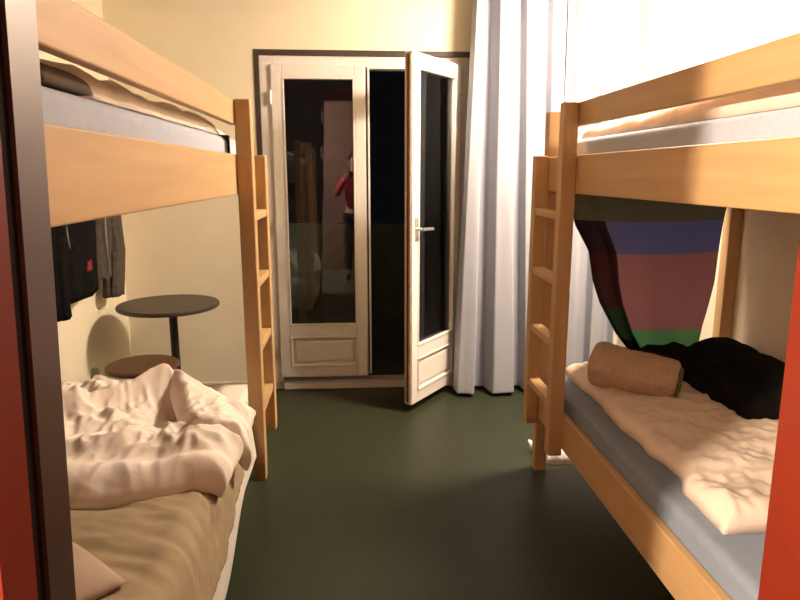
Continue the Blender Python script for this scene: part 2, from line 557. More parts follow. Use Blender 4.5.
# ---------------------------------------------------------------- bunk beds
def bunk(m, xo, xw, label):
    """m = +1: right bed, -1: left bed. xo = aisle face of the ladder (abs), xw = outer wall side.  coordinates are x*m"""
    t = thing('bunk_bed', label, 'bunk bed', (m * (xo + xw) / 2, 1.92, 0), 'pine bunk beds along the side walls')
    def bx(x0, x1, y0, y1, z0, z1, bev=.004):
        a, c = sorted((m * x0, m * x1))
        return one_box(a, c, y0, y1, z0, z1, bev=bev)
    xi = xo + .06
    Y0, Y1 = .87, 2.95
    for (x0, x1) in ((xi, xi + .06), (xw - .06, xw)):
        for (y0, y1) in ((Y0, Y0 + .06), (Y1 - .06, Y1)):
            obj('post', bx(x0, x1, y0, y1, 0, 1.722), M['wood_z'], t)
    obj('guard_rail', bx(xi, xi + .028, Y0 + .06, 2.56, 1.632, 1.722), M['wood_y'], t)
    obj('side_board', bx(xi, xi + .028, Y0 + .06, Y1 - .06, 1.372, 1.522), M['wood_y'], t)
    obj('side_board', bx(xi, xi + .028, Y0 + .06, Y1 - .06, .29, .44), M['wood_y'], t)
    obj('side_board', bx(xw - .028, xw, Y0 + .06, Y1 - .06, 1.372, 1.522), M['wood_y'], t)
    obj('side_board', bx(xw - .028, xw, Y0 + .06, Y1 - .06, .29, .44), M['wood_y'], t)
    for y0 in (Y0 + .016, Y1 - .044):
        for z0 in (1.372, .29):
            obj('end_board', bx(xi + .06, xw - .06, y0, y0 + .028, z0, z0 + .15), M['wood_x'], t)
    for z0 in (1.43, .34):
        for k in range(9):
            y = 1.0 + k * .225
            obj('slat', bx(xi + .028, xw - .028, y, y + .09, z0, z0 + .018, .002), M['wood_x'], t)
    # ladder on the aisle side
    obj('ladder_stringer', bx(xo, xi - .0005, 2.50, 2.56, .262, 1.722, .005), M['wood_z'], t)
    obj('ladder_stringer', bx(xo, xi - .0005, 2.865, 2.925, .262, 1.528, .005), M['wood_z'], t)
    for z in (.495, .76, 1.028, 1.297):
        obj('rung', bx(xo + .005, xi - .002, 2.555, 2.87, z - .032, z, .004), M['wood_y'], t)
    return t

bunk(1, .81, 1.815, 'light wooden bunk bed along the right wall with colourful cloth hanging inside')
bunk(-1, .385, 1.44, 'light wooden bunk bed along the left wall with crumpled white bedding below')

def mattress(name, label, x0, x1, y0, y1, z0, z1, mat, r=.03, group=None):
    bm = bmesh.new()
    t = bmesh.new()
    bmesh.ops.create_cube(t, size=1)
    for v in t.verts:
        v.co = Vector(((x0 + x1) / 2 + v.co.x * (x1 - x0), (y0 + y1) / 2 + v.co.y * (y1 - y0), (z0 + z1) / 2 + v.co.z * (z1 - z0)))
    bmesh.ops.bevel(t, geom=list(t.edges), offset=r, segments=5, affect='EDGES', profile=0.5)
    merge(bm, t)
    o = obj(name, bm, mat, None, smooth=True, sharp=60)
    return tag(o, label, 'mattress', group)

G = 'mattresses of the bunk beds'
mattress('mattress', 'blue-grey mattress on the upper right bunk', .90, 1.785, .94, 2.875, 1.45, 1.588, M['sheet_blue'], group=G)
mattress('mattress', 'darker blue mattress on the lower right bunk', .90, 1.785, .94, 2.875, .36, .515, M['sheet_blue_dark'], group=G)
ul = mattress('mattress', 'blue-grey mattress on the upper left bunk', -1.41, -.480, .94, 2.875, 1.45, 1.590, M['sheet_blue'], group=G)
mattress('mattress', 'pale mattress on the lower left bunk under the crumpled bedding', -1.41, -.480, .94, 2.875, .36, .50, M['sheet_white'], group=G)
b = bmesh.new()
box(b, -1.40, -.4745, 2.53, 2.555, 1.447, 1.594, bev=.004)
obj('elastic_strap', b, M['strap'], ul)

# ---------------------------------------------------------------- left lower bunk: sheet, duvet, pillow
XE = -.441                                            # where cloth turns down over the board
def over_edge(s, z, r=.045, xe=None):
    """s = x measured along the cloth, turning down at the aisle edge; returns (x, z, nx, nz)"""
    xe = XE if xe is None else xe
    a = xe - r
    if s <= a:
        return s, z, 0.0, 1.0
    L = r * math.pi / 2
    if s <= a + L:
        th = (s - a) / r
        return a + r * math.sin(th), z - r + r * math.cos(th), math.sin(th), math.cos(th)
    return xe, z - r - (s - a - L), 1.0, 0.0

def f_sheet(u, v):
    y = .95 + u * 1.36
    hem = .335 + .10 * smooth01((y - 1.5) / .7) + .012 * nz(y * 4, 1)
    smax = XE + .045 * 0.57 + (.515 - hem)
    s = -1.40 + v * (smax + 1.40)
    x, z, nx, n2 = over_edge(s, .522, .06)
    drop = max(0, s - XE)
    arc = 0.5 + 0.5 * math.sin((s * 5 + (y - 1.4) * (y - 1.4) * 16 + .8 * nz(s * 3, y * 3, 4)) * 3.0)
    q = y + .9 * (s + .75) ** 2
    d = .014 * crumple(s, y * 1.4, 3.3, 3.0, .2) + .014 * (.5 + .5 * ridge(s * 1.6, q * 9 + .6 * nz(s * 3, y * 3, 4), 6)) * smooth01((s + 1.2) / .5)
    d += .006 * ridge(s * 5, q * 20, 2)
    d += .007 * smooth01(drop / .1) * (ridge(y * 5.5 + 1.2 * drop, drop * 1.2, 8))
    d += .012 * smooth01(drop / .2)
    return (x + nx * d, y, z + n2 * d + .0)
bm = bmesh.new(); sheet(bm, 140, 150, f_sheet)
o = obj('bed_sheet', bm, M['sheet_beige'], None, smooth=True)
solid(o, .004, 1)
tag(o, 'wrinkled beige sheet hanging over the side of the lower left bunk', 'sheet')

def f_under(u, v):
    y = 1.00 + u * 1.48
    hem = .20 + .15 * smooth01((y - 1.75) / .5)
    smax = XE + .045 * .57 + (.50 - hem)
    s = -.62 + v * (smax + .62)
    x, z, nx, n2 = over_edge(s, .507, .05)
    drop = max(0, s - XE)
    d = .006 + .016 * smooth01(drop / .2) + .004 * smooth01(drop / .1) * nz(y * 4, 2)
    return (x + nx * d, y, z + n2 * d)
bm = bmesh.new(); sheet(bm, 60, 60, f_under)
o = obj('bed_sheet', bm, M['sheet_white'], None, smooth=True)
solid(o, .003, 1)
tag(o, 'white under sheet showing below the beige sheet at the aisle side', 'sheet')

def duvet_left():
    bm = bmesh.new()
    s0, s1 = -1.38, -.40
    def base(u, v):
        s = s0 + v * (s1 - s0)
        near = 1.60 + .10 * v + .07 * smooth01((v - .6) / .4) + .02 * nz(s * 4, 3)
        far = 2.63 - .22 * smooth01((v - .62) / .3) + .05 * nz(s * 3, 7)
        return s, near + u * (far - near)
    def top(u, v):
        s, y = base(u, v)
        x, z, nx, n2 = over_edge(s, .537, .12, -.37)
        e = edge_prof(u, v, 1.03, .98, .075)
        th = .060 + .03 * nz(s * 2.2, y * 2.2, 1.5) - .03 * smooth01((u - .55) / .4)
        roll = .036 * math.exp(-((u - .10) / .07) ** 2)
        c = crumple(s, y, 1.7, 4.2, .16)
        c2 = ridge(s * 17 + 1.5 * nz(s * 4, y * 4, 2), y * 13 + 1.5 * nz(s * 4, y * 4, 6), 11)
        amp = .072 * smooth01((u - .14) / .12)
        px, py = -.715, 2.39
        pk = .085 * math.exp(-((s - px) / .07) ** 2 - ((y - py) / .09) ** 2)
        pk -= .055 * math.exp(-((s + .66) / .10) ** 2 - ((y - 2.17) / .13) ** 2)
        dx, dy = s - px, y - py
        al = (dx * -.75 + dy * -.66); ac = abs(dx * .66 - dy * .75)
        rg = .075 * math.exp(-(ac / .04) ** 2) * smooth01((al + .05) / .1) * smooth01((.62 - al) / .3)
        wr = .010 * ridge(s * 8 + y * 3, y * 5 - s * 2, 4) + .005 * ridge(s * 19, y * 9, 3)
        h = e * (th + roll + pk + rg + amp * c + wr + .010 * c2 * smooth01((u - .12) / .1))
        return (x + nx * h, y, z + n2 * max(h, .01 * e))
    def bot(u, v):
        s, y = base(u, v)
        x, z, nx, n2 = over_edge(s, .537, .12, -.37)
        return (x, y, z - .002)
    puff(bm, 170, 160, top, bot)
    # folded-back flap flopping over the aisle edge
    A, B_, Cc, D = Vector((-.74, 2.42, .69)), Vector((-.475, 2.36, .555)), Vector((-.555, 1.965, .635)), Vector((-.365, 2.00, .56))
    N = Vector((.45, -.25, .85)).normalized()
    def fb(u, v):
        p = (A * (1 - v) + B_ * v) * (1 - u) + (Cc * (1 - v) + D * v) * u
        dr = smooth01((v - .55) / .45)
        p.z -= .06 * dr * dr * (0.3 + u)
        p.z -= .04 * math.sin(math.pi * u) * (1 - v)
        p.z -= .045 * math.sin(math.pi * v) ** .7 * (1 - u) ** 2
        p.y += .02 * nz(v * 4, 2.2, 1) * u
        return p
    def ft(u, v):
        p = fb(u, v)
        e = edge_prof(u, v, .5, .36, .05)
        h = e * (.060 + .020 * crumple(p.x, p.y, 6.1, 6.0, .1) + .008 * ridge(p.x * 22, p.y * 16, 5) + .02 * math.sin(math.pi * v))
        return p + N * h
    def fbo(u, v):
        return fb(u, v) - N * .02 * edge_prof(u, v, .5, .36, .06)
    puff(bm, 90, 80, ft, fbo)
    o = obj('duvet', bm, M['duvet'], None, smooth=True)
    return tag(o, 'crumpled white duvet heaped to a peak on the lower left bunk', 'duvet', 'duvets on the bunks')
duvet_left()

def pillow(label, cx, cy, cz, lx, ly, th, rot, mat, seed, tilt=0.0):
    bm = bmesh.new()
    R = Matrix.Translation((cx, cy, cz)) @ Matrix.Rotation(rot, 4, 'Z') @ Matrix.Rotation(tilt, 4, 'X')
    def sh(u, v):
        a, c = 2 * u - 1, 2 * v - 1
        k = 1 - .06 * (a * a) * (1 - c * c) ; k2 = 1 - .06 * (c * c) * (1 - a * a)
        return a * lx / 2 * k2, c * ly / 2 * k
    def top(u, v):
        x, y = sh(u, v)
        a, c = 2 * u - 1, 2 * v - 1
        h = th * ((1 - a ** 4) * (1 - c ** 4)) ** .6 + .012 * crumple(x, y, seed, 5) * (1 - a * a) * (1 - c * c)
        return R @ Vector((x, y, h))
    def bot(u, v):
        x, y = sh(u, v)
        a, c = 2 * u - 1, 2 * v - 1
        return R @ Vector((x, y, -.2 * th * ((1 - a ** 4) * (1 - c ** 4)) ** .6))
    puff(bm, 50, 50, top, bot)
    o = obj('pillow', bm, mat, None, smooth=True)
    return tag(o, label, 'pillow')
pillow('darker pillow at the near end of the lower left bunk', -.87, 1.30, .555, .52, .48, .07, math.radians(-40), M['case_darker'], 2.2)

# ---------------------------------------------------------------- left upper bunk
def low_duvet(label, s0, s1, y0, y1, z, th, amp, seed, mat, prof=None, fr=5.0, nu=130, nv=60, edge=None, edge1=None):
    bm = bmesh.new()
    def base(u, v):
        y = y0 + u * (y1 - y0)
        a = s0 if edge is None else edge(y)
        b1 = s1 if edge1 is None else edge1(y)
        return a + v * (b1 - a), y
    def top(u, v):
        x, y = base(u, v)
        e = edge_prof(u, v, abs(y1 - y0), abs(s1 - s0), .07)
        k = 1 if prof is None else prof(y)
        h = e * (th * k + amp * crumple(x, y, seed, fr, .13) + .30 * amp * ridge(x * 15 + nz(y * 5, x * 5, seed), y * 12, seed + 3) + .004 * ridge(x * 24, y * 24, seed))
        return (x, y, z + max(h, .004 * e))
    def bot(u, v):
        x, y = base(u, v)
        return (x, y, z)
    puff(bm, nu, nv, top, bot)
    o = obj('duvet', bm, mat, None, smooth=True)
    return tag(o, label, 'duvet', 'duvets on the bunks')
low_duvet('thin rumpled pinkish duvet lying along the upper left bunk', -1.30, -.50, 1.02, 2.50, 1.592, .045, .022, 4.4, M['duvet'],
          prof=lambda y: 1.5 - .6 * smooth01((y - 1.0) / .6), edge1=lambda y: -.50 - .13 * smooth01((1.33 - y) / .06) * smooth01((y - 1.05) / .04) + .012 * nz(y * 8, 3))
bm = bmesh.new()
def dtop(u, v):
    x, y = -.61 + v * .122, 1.09 + u * .20
    e = edge_prof(u, v, .20, .122, .05)
    return (x, y, 1.597 + e * (.030 + .010 * crumple(x, y, 9, 6)))
puff(bm, 40, 24, dtop, lambda u, v: (-.61 + v * .122, 1.09 + u * .20, 1.593))
tag(obj('garment', bm, M['brown_cloth'], None, smooth=True), 'dark brown garment lying in the bedding of the upper left bunk', 'clothing')
pillow('white pillow at the far end of the upper left bunk', -.93, 2.66, 1.605, .80, .36, .06, 0, M['sheet_white'], 3.1)

# ---------------------------------------------------------------- right upper bunk
low_duvet('rumpled cream duvet lying along the upper right bunk', .93, 1.72, 1.00, 2.66, 1.59, .05, .02, 7.7, M['duvet_tan'],
          prof=lambda y: 1.5 - .9 * smooth01((y - 1.4) / 1.1))

# ---------------------------------------------------------------- right lower bunk
EDGE = [(1.40, .965), (1.48, .955), (1.68, .962), (1.80, 1.00), (1.96, .985), (2.20, .975), (2.45, .99), (2.88, .975)]
def edge_r(y):
    for (a, xa), (b_, xb) in zip(EDGE, EDGE[1:]):
        if y <= b_:
            t = max(0, (y - a) / (b_ - a))
            return xa + (xb - xa) * smooth01(t) + .012 * nz(y * 9, 4)
    return EDGE[-1][1]
low_duvet('cream duvet spread over the lower right bunk with a wavy edge', .96, 1.77, 1.465, 2.86, .517, .042, .024, 5.2, M['duvet_tan'], fr=4.2, nu=140, nv=90, edge=edge_r,
          prof=lambda y: 1.0 + .25 * math.exp(-((y - 1.5) / .12) ** 2))

rb = thing('rolled_blanket', 'tan rolled blanket lying across the lower right bunk', 'blanket', (1.2, 2.52, .59))
bm = bmesh.new()
A, B_ = Vector((1.00, 2.56, .655)), Vector((1.29, 2.37, .628))
ax = (B_ - A); L = ax.length; ax.normalize()
sd = ax.cross(Vector((0, 0, 1))).normalized(); up = sd.cross(ax)
n, mm = 44, 44
rings = []
for i in range(n + 1):
    t = i / n
    ed = min(t, 1 - t) * L
    k = math.sqrt(max(0, 1 - (1 - min(1, ed / .04)) ** 2)) * .35 + .65 if ed < .04 else 1
    ring = []
    for j in range(mm):
        a = 2 * math.pi * j / mm
        spiral = .012 * (1 - (a / (2 * math.pi)))
        r = (.086 + spiral + .010 * nz(math.cos(a) * 1.4 + t * 3, math.sin(a) * 1.4, 2) + .004 * nz(t * 16, a * 1.5, 4)) * k * (1.08 - .14 * t)
        ring.append(bm.verts.new(A + ax * (t * L) + sd * (r * 1.12 * math.cos(a)) + up * (r * math.sin(a) * .96)))
    rings.append(ring)
for a_, b_ in zip(rings, rings[1:]):
    for j in range(mm):
        bm.faces.new((a_[j], a_[(j + 1) % mm], b_[(j + 1) % mm], b_[j]))
bm.faces.new(rings[0]); bm.faces.new(list(reversed(rings[-1])))
obj('roll', bm, M['towel'], rb, smooth=True, sharp=60)
bm = bmesh.new()
pts = []
for k in range(60):
    a = -1.9 + k * .19
    r = .073 * (1 - k / 75)
    pts.append(B_ + ax * .004 + sd * (r * 1.1 * math.cos(a)) + up * (r * math.sin(a)))
tube(bm, pts, .0065, 6)
obj('hem', bm, M['towel_edge'], rb, smooth=True)

bm = bmesh.new()
def bc(u, v):
    x0 = 1.40 - .04 * u; x = x0 + v * (1.79 - x0)
    y = 2.08 + u * .74
    return x, y
def bt(u, v):
    x, y = bc(u, v)
    e = edge_prof(u, v, .74, .40, .10)
    h = e * (.055 + .055 * smooth01((x - 1.45) / .2) + .035 * crumple(x, y, 8.8, 4.5, .15))
    return (x + .03 * nz(x * 5, y * 5, 2) * (1 - e), y + .03 * nz(y * 6, x * 6, 7) * (1 - e), .575 + h)
puff(bm, 60, 50, bt, lambda u, v: (*bc(u, v), .572))
def st(u, v):
    x, y = 1.20 + v * .36, 2.62 + u * .20
    e = edge_prof(u, v, .22, .40, .07)
    return (x, y, .575 + e * (.085 + .03 * crumple(x, y, 3.8, 6)))
puff(bm, 30, 40, st, lambda u, v: (1.20 + v * .36, 2.62 + u * .20, .572))
tag(obj('garment', bm, M['black_cloth'], None, smooth=True), 'heap of black clothing against the wall on the lower right bunk', 'clothing')

# hanging cloth at the far end of the right bunk
def cloth_mat():
    m, nt, b = new_mat('banded_hanging_cloth')
    uv = nt.nodes.new('ShaderNodeUVMap')
    sp = nt.nodes.new('ShaderNodeSeparateXYZ')
    nt.links.new(uv.outputs[0], sp.inputs[0])
    dk = (0.030, 0.022, 0.026)
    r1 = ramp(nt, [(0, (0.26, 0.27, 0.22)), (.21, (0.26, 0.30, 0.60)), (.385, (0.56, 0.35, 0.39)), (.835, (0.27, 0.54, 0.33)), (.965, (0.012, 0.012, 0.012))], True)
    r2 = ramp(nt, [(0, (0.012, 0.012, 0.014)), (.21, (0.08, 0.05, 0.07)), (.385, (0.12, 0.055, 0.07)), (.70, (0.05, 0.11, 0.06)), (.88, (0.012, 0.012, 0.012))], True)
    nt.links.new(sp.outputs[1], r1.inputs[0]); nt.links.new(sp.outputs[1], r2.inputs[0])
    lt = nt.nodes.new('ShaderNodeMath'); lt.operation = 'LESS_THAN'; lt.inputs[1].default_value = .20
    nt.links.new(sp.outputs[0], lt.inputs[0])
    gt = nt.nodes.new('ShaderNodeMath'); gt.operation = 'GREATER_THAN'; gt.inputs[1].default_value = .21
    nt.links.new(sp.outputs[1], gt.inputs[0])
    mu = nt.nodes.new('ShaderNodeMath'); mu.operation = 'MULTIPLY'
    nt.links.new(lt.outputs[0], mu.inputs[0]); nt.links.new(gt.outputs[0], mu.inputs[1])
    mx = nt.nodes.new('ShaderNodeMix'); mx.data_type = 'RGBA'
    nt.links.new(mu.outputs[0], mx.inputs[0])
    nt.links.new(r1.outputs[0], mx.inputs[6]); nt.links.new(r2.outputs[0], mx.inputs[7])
    wv = nt.nodes.new('ShaderNodeTexNoise'); wv.inputs['Scale'].default_value = 260
    tcn = nt.nodes.new('ShaderNodeTexCoord'); nt.links.new(tcn.outputs['Object'], wv.inputs['Vector'])
    m2 = nt.nodes.new('ShaderNodeMix'); m2.data_type = 'RGBA'; m2.blend_type = 'MULTIPLY'; m2.inputs[0].default_value = .38
    nt.links.new(mx.outputs[2], m2.inputs[6]); nt.links.new(wv.outputs['Color'], m2.inputs[7])
    nt.links.new(m2.outputs[2], b.inputs['Base Color'])
    b.inputs['Roughness'].default_value = .95
    b.inputs['Specular IOR Level'].default_value = .1
    tr = nt.nodes.new('ShaderNodeBsdfTranslucent')
    nt.links.new(m2.outputs[2], tr.inputs[0])
    ms = nt.nodes.new('ShaderNodeMixShader'); ms.inputs[0].default_value = .45
    out = nt.nodes['Material Output']
    nt.links.new(b.outputs[0], ms.inputs[1]); nt.links.new(tr.outputs[0], ms.inputs[2])
    nt.links.new(ms.outputs[0], out.inputs[0])
    return m
LE = [(1.42, .945), (1.22, 1.005), (1.10, 1.075), (.96, 1.105), (.855, 1.145), (.70, 1.235), (.62, 1.30), (.57, 1.38)]
RE = [(1.42, 1.735), (1.22, 1.712), (.946, 1.690), (.738, 1.650), (.55, 1.63)]
def interp(T, z):
    for (a, xa), (b_, xb) in zip(T, T[1:]):
        if z >= b_:
            return xa + (xb - xa) * (a - z) / (a - b_)
    return T[-1][1]
bm = bmesh.new()
nu, nv = 70, 70
uvl = bm.loops.layers.uv.new('UVMap')
Gd = []
for i in range(nv + 1):
    row = []
    v = i / nv
    for j in range(nu + 1):
        u = j / nu
        zb = .575 + .015 * math.sin(u * 3.1)
        z = 1.42 + (zb - 1.42) * v
        sag = .045 * math.sin(math.pi * u) * math.sin(math.pi * min(1, v * 1.1)) ** 1.0
        zz = z - sag * (1 - v) * .5
        x0, x1 = interp(LE, z), interp(RE, z)
        x = x0 + u * (x1 - x0)
        y = 2.868 + .012 * math.sin(u * 22 + v * 3) * v * (1 - u) + .02 * nz(u * 3, v * 2, 5) - .05 * math.sin(math.pi * v) * math.sin(math.pi * u)
        if u < .22:
            y += .018 * math.sin(u / .22 * math.pi * 3) * smooth01(v * 3)
        y = min(y, 2.885)
        if z > 1.33:
            y = min(y, 2.895)
        row.append((bm.verts.new((x, y, zz)), (u, v)))
    Gd.append(row)
for i in range(nv):
    for j in range(nu):
        q = (Gd[i][j], Gd[i][j + 1], Gd[i + 1][j + 1], Gd[i + 1][j])
        f = bm.faces.new([p[0] for p in q])
        for lp, p in zip(f.loops, q):
            lp[uvl].uv = p[1]
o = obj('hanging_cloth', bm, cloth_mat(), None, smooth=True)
solid(o, .002)
tag(o, 'blue, maroon and green banded cloth hung at the far end of the lower right bunk', 'cloth')

# ---------------------------------------------------------------- curtains
def curtain(label, x0, x1, knots, ybase, seed, z0=.012, z1=2.55):
    """knots: list of (x_bottom, x_top, depth) along the curtain"""
    bm = bmesh.new()
    n = len(knots) - 1
    NU, NV = n * 8, 50
    def f(u, v):
        t = u * n
        i = min(n - 1, int(t)); a = t - i
        k0, k1 = knots[i], knots[i + 1]
        s = a * a * (3 - 2 * a)
        q = .62 * s + .38 * a
        xb = k0[0] + (k1[0] - k0[0]) * a
        xt = k0[1] + (k1[1] - k0[1]) * a
        d = k0[2] + (k1[2] - k0[2]) * q
        hgt = v
        x = xb + (xt - xb) * hgt + .006 * nz(u * 9, v * 3, seed)
        dd = d * (1 - .35 * hgt) + .010 * nz(u * 14, v * 2.2, seed + 3)
        return (x, ybase - dd, z0 + v * (z1 - z0) + (0.012 * nz(u * 8, 0, seed) if v == 0 else 0) + (.012 if v == 0 else 0))
    sheet(bm, NU, NV, f)
    o = obj('curtain', bm, M['curtain'], None, smooth=True)
    solid(o, .003)
    md = o.modifiers.new('smooth', 'SUBSURF'); md.levels = 1; md.render_levels = 1
    return tag(o, label, 'curtain', 'pale blue curtains')
K1 = [(.645, .735, .02), (.660, .745, .15), (.765, .790, .17), (.785, .812, .02), (.860, .850, .015), (.895, .885, .16), (1.03, .955, .17), (1.055, .985, .02),
      (1.10, 1.03, .02), (1.12, 1.05, .13), (1.19, 1.12, .14), (1.21, 1.145, .02), (1.25, 1.19, .03), (1.27, 1.215, .12), (1.31, 1.285, .11), (1.345, 1.315, .03)]
curtain('pale blue floor-length curtain between the open balcony door and the right bunk', .64, 1.34, K1, 4.13, 2.0)
K2 = [(1.335, 1.325, .02), (1.365, 1.36, .03), (1.385, 1.385, .11), (1.46, 1.455, .12), (1.48, 1.475, .02), (1.54, 1.53, .02), (1.56, 1.55, .11), (1.63, 1.62, .10), (1.66, 1.65, .02), (1.70, 1.68, .02), (1.72, 1.70, .09)]
curtain('pale blue curtain panel in the corner behind the right bunk', 1.335, 1.66, K2, 4.13, 6.0)
rail = thing('curtain_rail', 'white curtain rail near the ceiling above the balcony door', 'curtain rail', (1.15, 4.08, 2.57))
obj('track', one_box(.60, 1.72, 4.05, 4.085, 2.556, 2.585, bev=.003), M['white_metal'], rail)
for x in (.7, 1.6):
    obj('bracket', one_box(x - .012, x + .012, 4.085, 4.22, 2.562, 2.58, bev=.002), M['white_metal'], rail)

# ---------------------------------------------------------------- table and stool in the far left corner
TX, TY = -1.10, 3.76
tb = thing('round_table', 'dark round pedestal table in the far left corner', 'table', (TX, TY, 0))
b = bmesh.new(); lathe(b, [(0, .676), (.275, .676), (.288, .684), (.288, .698), (.283, .703), (0, .703)], TX, TY, 64)
obj('table_top', b, M['table_top'], tb, smooth=True, sharp=35)
b = bmesh.new(); lathe(b, [(0, .02), (.024, .02), (.024, .66), (.075, .667), (.075, .676), (0, .676)], TX + .02, TY, 24)
obj('pole', b, M['black_metal'], tb, smooth=True, sharp=35)
b = bmesh.new(); lathe(b, [(0, 0), (.21, 0), (.21, .012), (.05, .03), (0, .03)], TX + .02, TY, 48)
obj('base', b, M['black_metal'], tb, smooth=True, sharp=35)
SX, SY = -1.145, 3.37
sl = thing('stool', 'brown round-seated stool below the dark round table', 'stool', (SX, SY, 0))
b = bmesh.new(); lathe(b, [(0, .425), (.175, .425), (.186, .432), (.186, .446), (.178, .453), (0, .453)], SX, SY, 48)
obj('seat', b, M['stool_seat'], sl, smooth=True, sharp=35)
b = bmesh.new(); lathe(b, [(0, .02), (.018, .02), (.018, .415), (.06, .418), (.06, .425), (0, .425)], SX, SY, 20)
obj('pole', b, M['black_metal'], sl, smooth=True, sharp=35)
b = bmesh.new(); lathe(b, [(0, 0), (.16, 0), (.16, .012), (.04, .03), (0, .03)], SX, SY, 40)
obj('base', b, M['black_metal'], sl, smooth=True, sharp=35)
b = bmesh.new()
t = bmesh.new()
lathe(t, [(0, 0), (.042, 0), (.042, .012), (.034, .022), (0, .024)], 0, 0, 24)
bmesh.ops.transform(t, matrix=Matrix.Translation((XL, 3.60, .325)) @ Matrix.Rotation(math.radians(90), 4, 'Y'), verts=t.verts)
merge(b, t)
tag(obj('wall_socket', b, M['socket'], None, smooth=True, sharp=35), 'small round grey socket low on the left wall', 'socket')

# ---------------------------------------------------------------- clothes hanging on the left wall
rk = thing('coat_rack', 'wooden coat rack on the left wall behind the bunk', 'coat rack', (XL, 3.6, 1.52))
obj('board', one_box(XL, XL + .02, 3.1, 4.1, 1.48, 1.56, bev=.003), M['wood_y'], rk)
for y in (3.32, 3.78):
    b = bmesh.new()
    tube(b, [(XL + .02, y, 1.52), (XL + .07, y, 1.515), (XL + .085, y, 1.535)], .006, 8)
    obj('hook', b, M['metal'], rk, smooth=True)

def garment_tube(bm, rows, seed, n=48, hem=0.02, x_off=0.0, fold=.014):
    """rows: (z, y centre, half width in y, half depth in x); lies against the left wall"""
    R = []
    m = len(rows)
    for i, (z, yc, hw, hd) in enumerate(rows):
        ring = []
        for k in range(n):
            a = 2 * math.pi * k / n
            ca, sa = math.cos(a), math.sin(a)
            f = fold * ridge(ca * 2.3 + seed, z * 1.3 + sa * 2.3, seed) * (i / m + .25)
            zz = z + (hem * ridge(ca * 3.1 + sa * 1.3, seed) * (1 if i == m - 1 else (.4 if i == m - 2 else 0)))
            xx = XL + .012 + hd + x_off + (hd + f) * sa
            ring.append(bm.verts.new((max(XL + .022, xx), yc + (hw + f) * ca, zz)))
        R.append(ring)
    for a_, b_ in zip(R, R[1:]):
        for k in range(n):
            bm.faces.new((a_[k], a_[(k + 1) % n], b_[(k + 1) % n], b_[k]))
    bm.faces.new(R[0]); bm.faces.new(list(reversed(R[-1])))
def dense(rows, k=5):
    out = []
    for a, b_ in zip(rows, rows[1:]):
        for i in range(k):
            t = i / k
            out.append(tuple(p + (q - p) * t for p, q in zip(a, b_)))
    out.append(rows[-1])
    return out
jk = thing('jacket', 'black jacket with a small red emblem hanging on the left wall', 'jacket', (XL, 3.40, .80))
bm = bmesh.new()
garment_tube(bm, dense([(1.50, 3.34, .05, .03), (1.44, 3.34, .18, .045), (1.25, 3.36, .24, .055), (1.0, 3.32, .23, .06), (.82, 3.30, .225, .06)]), 3.1, hem=.035)
obj('body', bm, M['black_cloth'], jk, smooth=True)
bm = bmesh.new()
garment_tube(bm, dense([(1.45, 3.14, .07, .045), (1.2, 3.08, .075, .05), (.95, 3.06, .065, .045), (.765, 3.08, .055, .04)]), 7.7, hem=.01, x_off=.03)
obj('sleeve', bm, M['black_cloth'], jk, smooth=True)
bm = bmesh.new()
tube(bm, [(XL + .128, 3.13, 1.30), (XL + .134, 3.135, 1.2), (XL + .136, 3.145, 1.10)], .004, 6)
obj('zipper', bm, M['zip'], jk, smooth=True)
bm = bmesh.new()
for (dy, dz, sy, sz) in ((0, 0, .03, .022), (.022, -.016, .022, .02), (-.018, -.02, .02, .016), (.03, .012, .012, .018)):
    box(bm, XL + .124, XL + .150, 3.325 + dy * .8 - sy * .6, 3.325 + dy * .8 + sy * .6, .995 + dz - sz * .8, .995 + dz + sz * .8, bev=.005)
obj('emblem', bm, M['red_patch'], jk)
jg = thing('jacket', 'charcoal jacket beside the black one on the left wall, nearer the corner', 'jacket', (XL, 3.86, .75))
bm = bmesh.new()
garment_tube(bm, dense([(1.50, 3.78, .04, .03), (1.44, 3.78, .10, .04), (1.25, 3.78, .12, .045), (1.0, 3.69, .08, .045), (.86, 3.665, .075, .045)]), 5.3, hem=.02)
obj('body', bm, M['grey_cloth'], jg, smooth=True)
bm = bmesh.new()
garment_tube(bm, dense([(1.45, 3.80, .06, .04), (1.2, 3.83, .075, .045), (1.0, 3.84, .07, .045), (.745, 3.78, .068, .04)]), 9.1, hem=.006, x_off=.03)
obj('sleeve', bm, M['grey_cloth'], jg, smooth=True)
bm = bmesh.new()
tube(bm, [(XL + .112, 3.68, 1.30), (XL + .115, 3.66, 1.1), (XL + .115, 3.66, .90)], .004, 6)
obj('piping', bm, M['zip'], jg, smooth=True)

# ---------------------------------------------------------------- white cloth on the floor behind the right ladder
bm = bmesh.new()
def wt(u, v):
    x, y = .955 + u * .17, 2.945 + v * .13
    e = edge_prof(u, v, .17, .13, .06)
    return (x + .02 * nz(u * 3, v * 3, 1), y + .02 * nz(u * 3, v * 3, 5), .004 + e * (.055 + .02 * crumple(x, y, 2.4, 9)))
puff(bm, 26, 24, wt, lambda u, v: (.955 + u * .17, 2.945 + v * .13, .002))
tube(bm, [(.99, 3.02, .035), (.955, 3.06, .04), (.925, 3.10, .035), (.905, 3.13, .06)], [.036, .030, .022, .006], 10)
tag(obj('cloth_bundle', bm, M['white_cloth'], None, smooth=True), 'small white cloth bundle on the floor behind the right ladder', 'cloth')

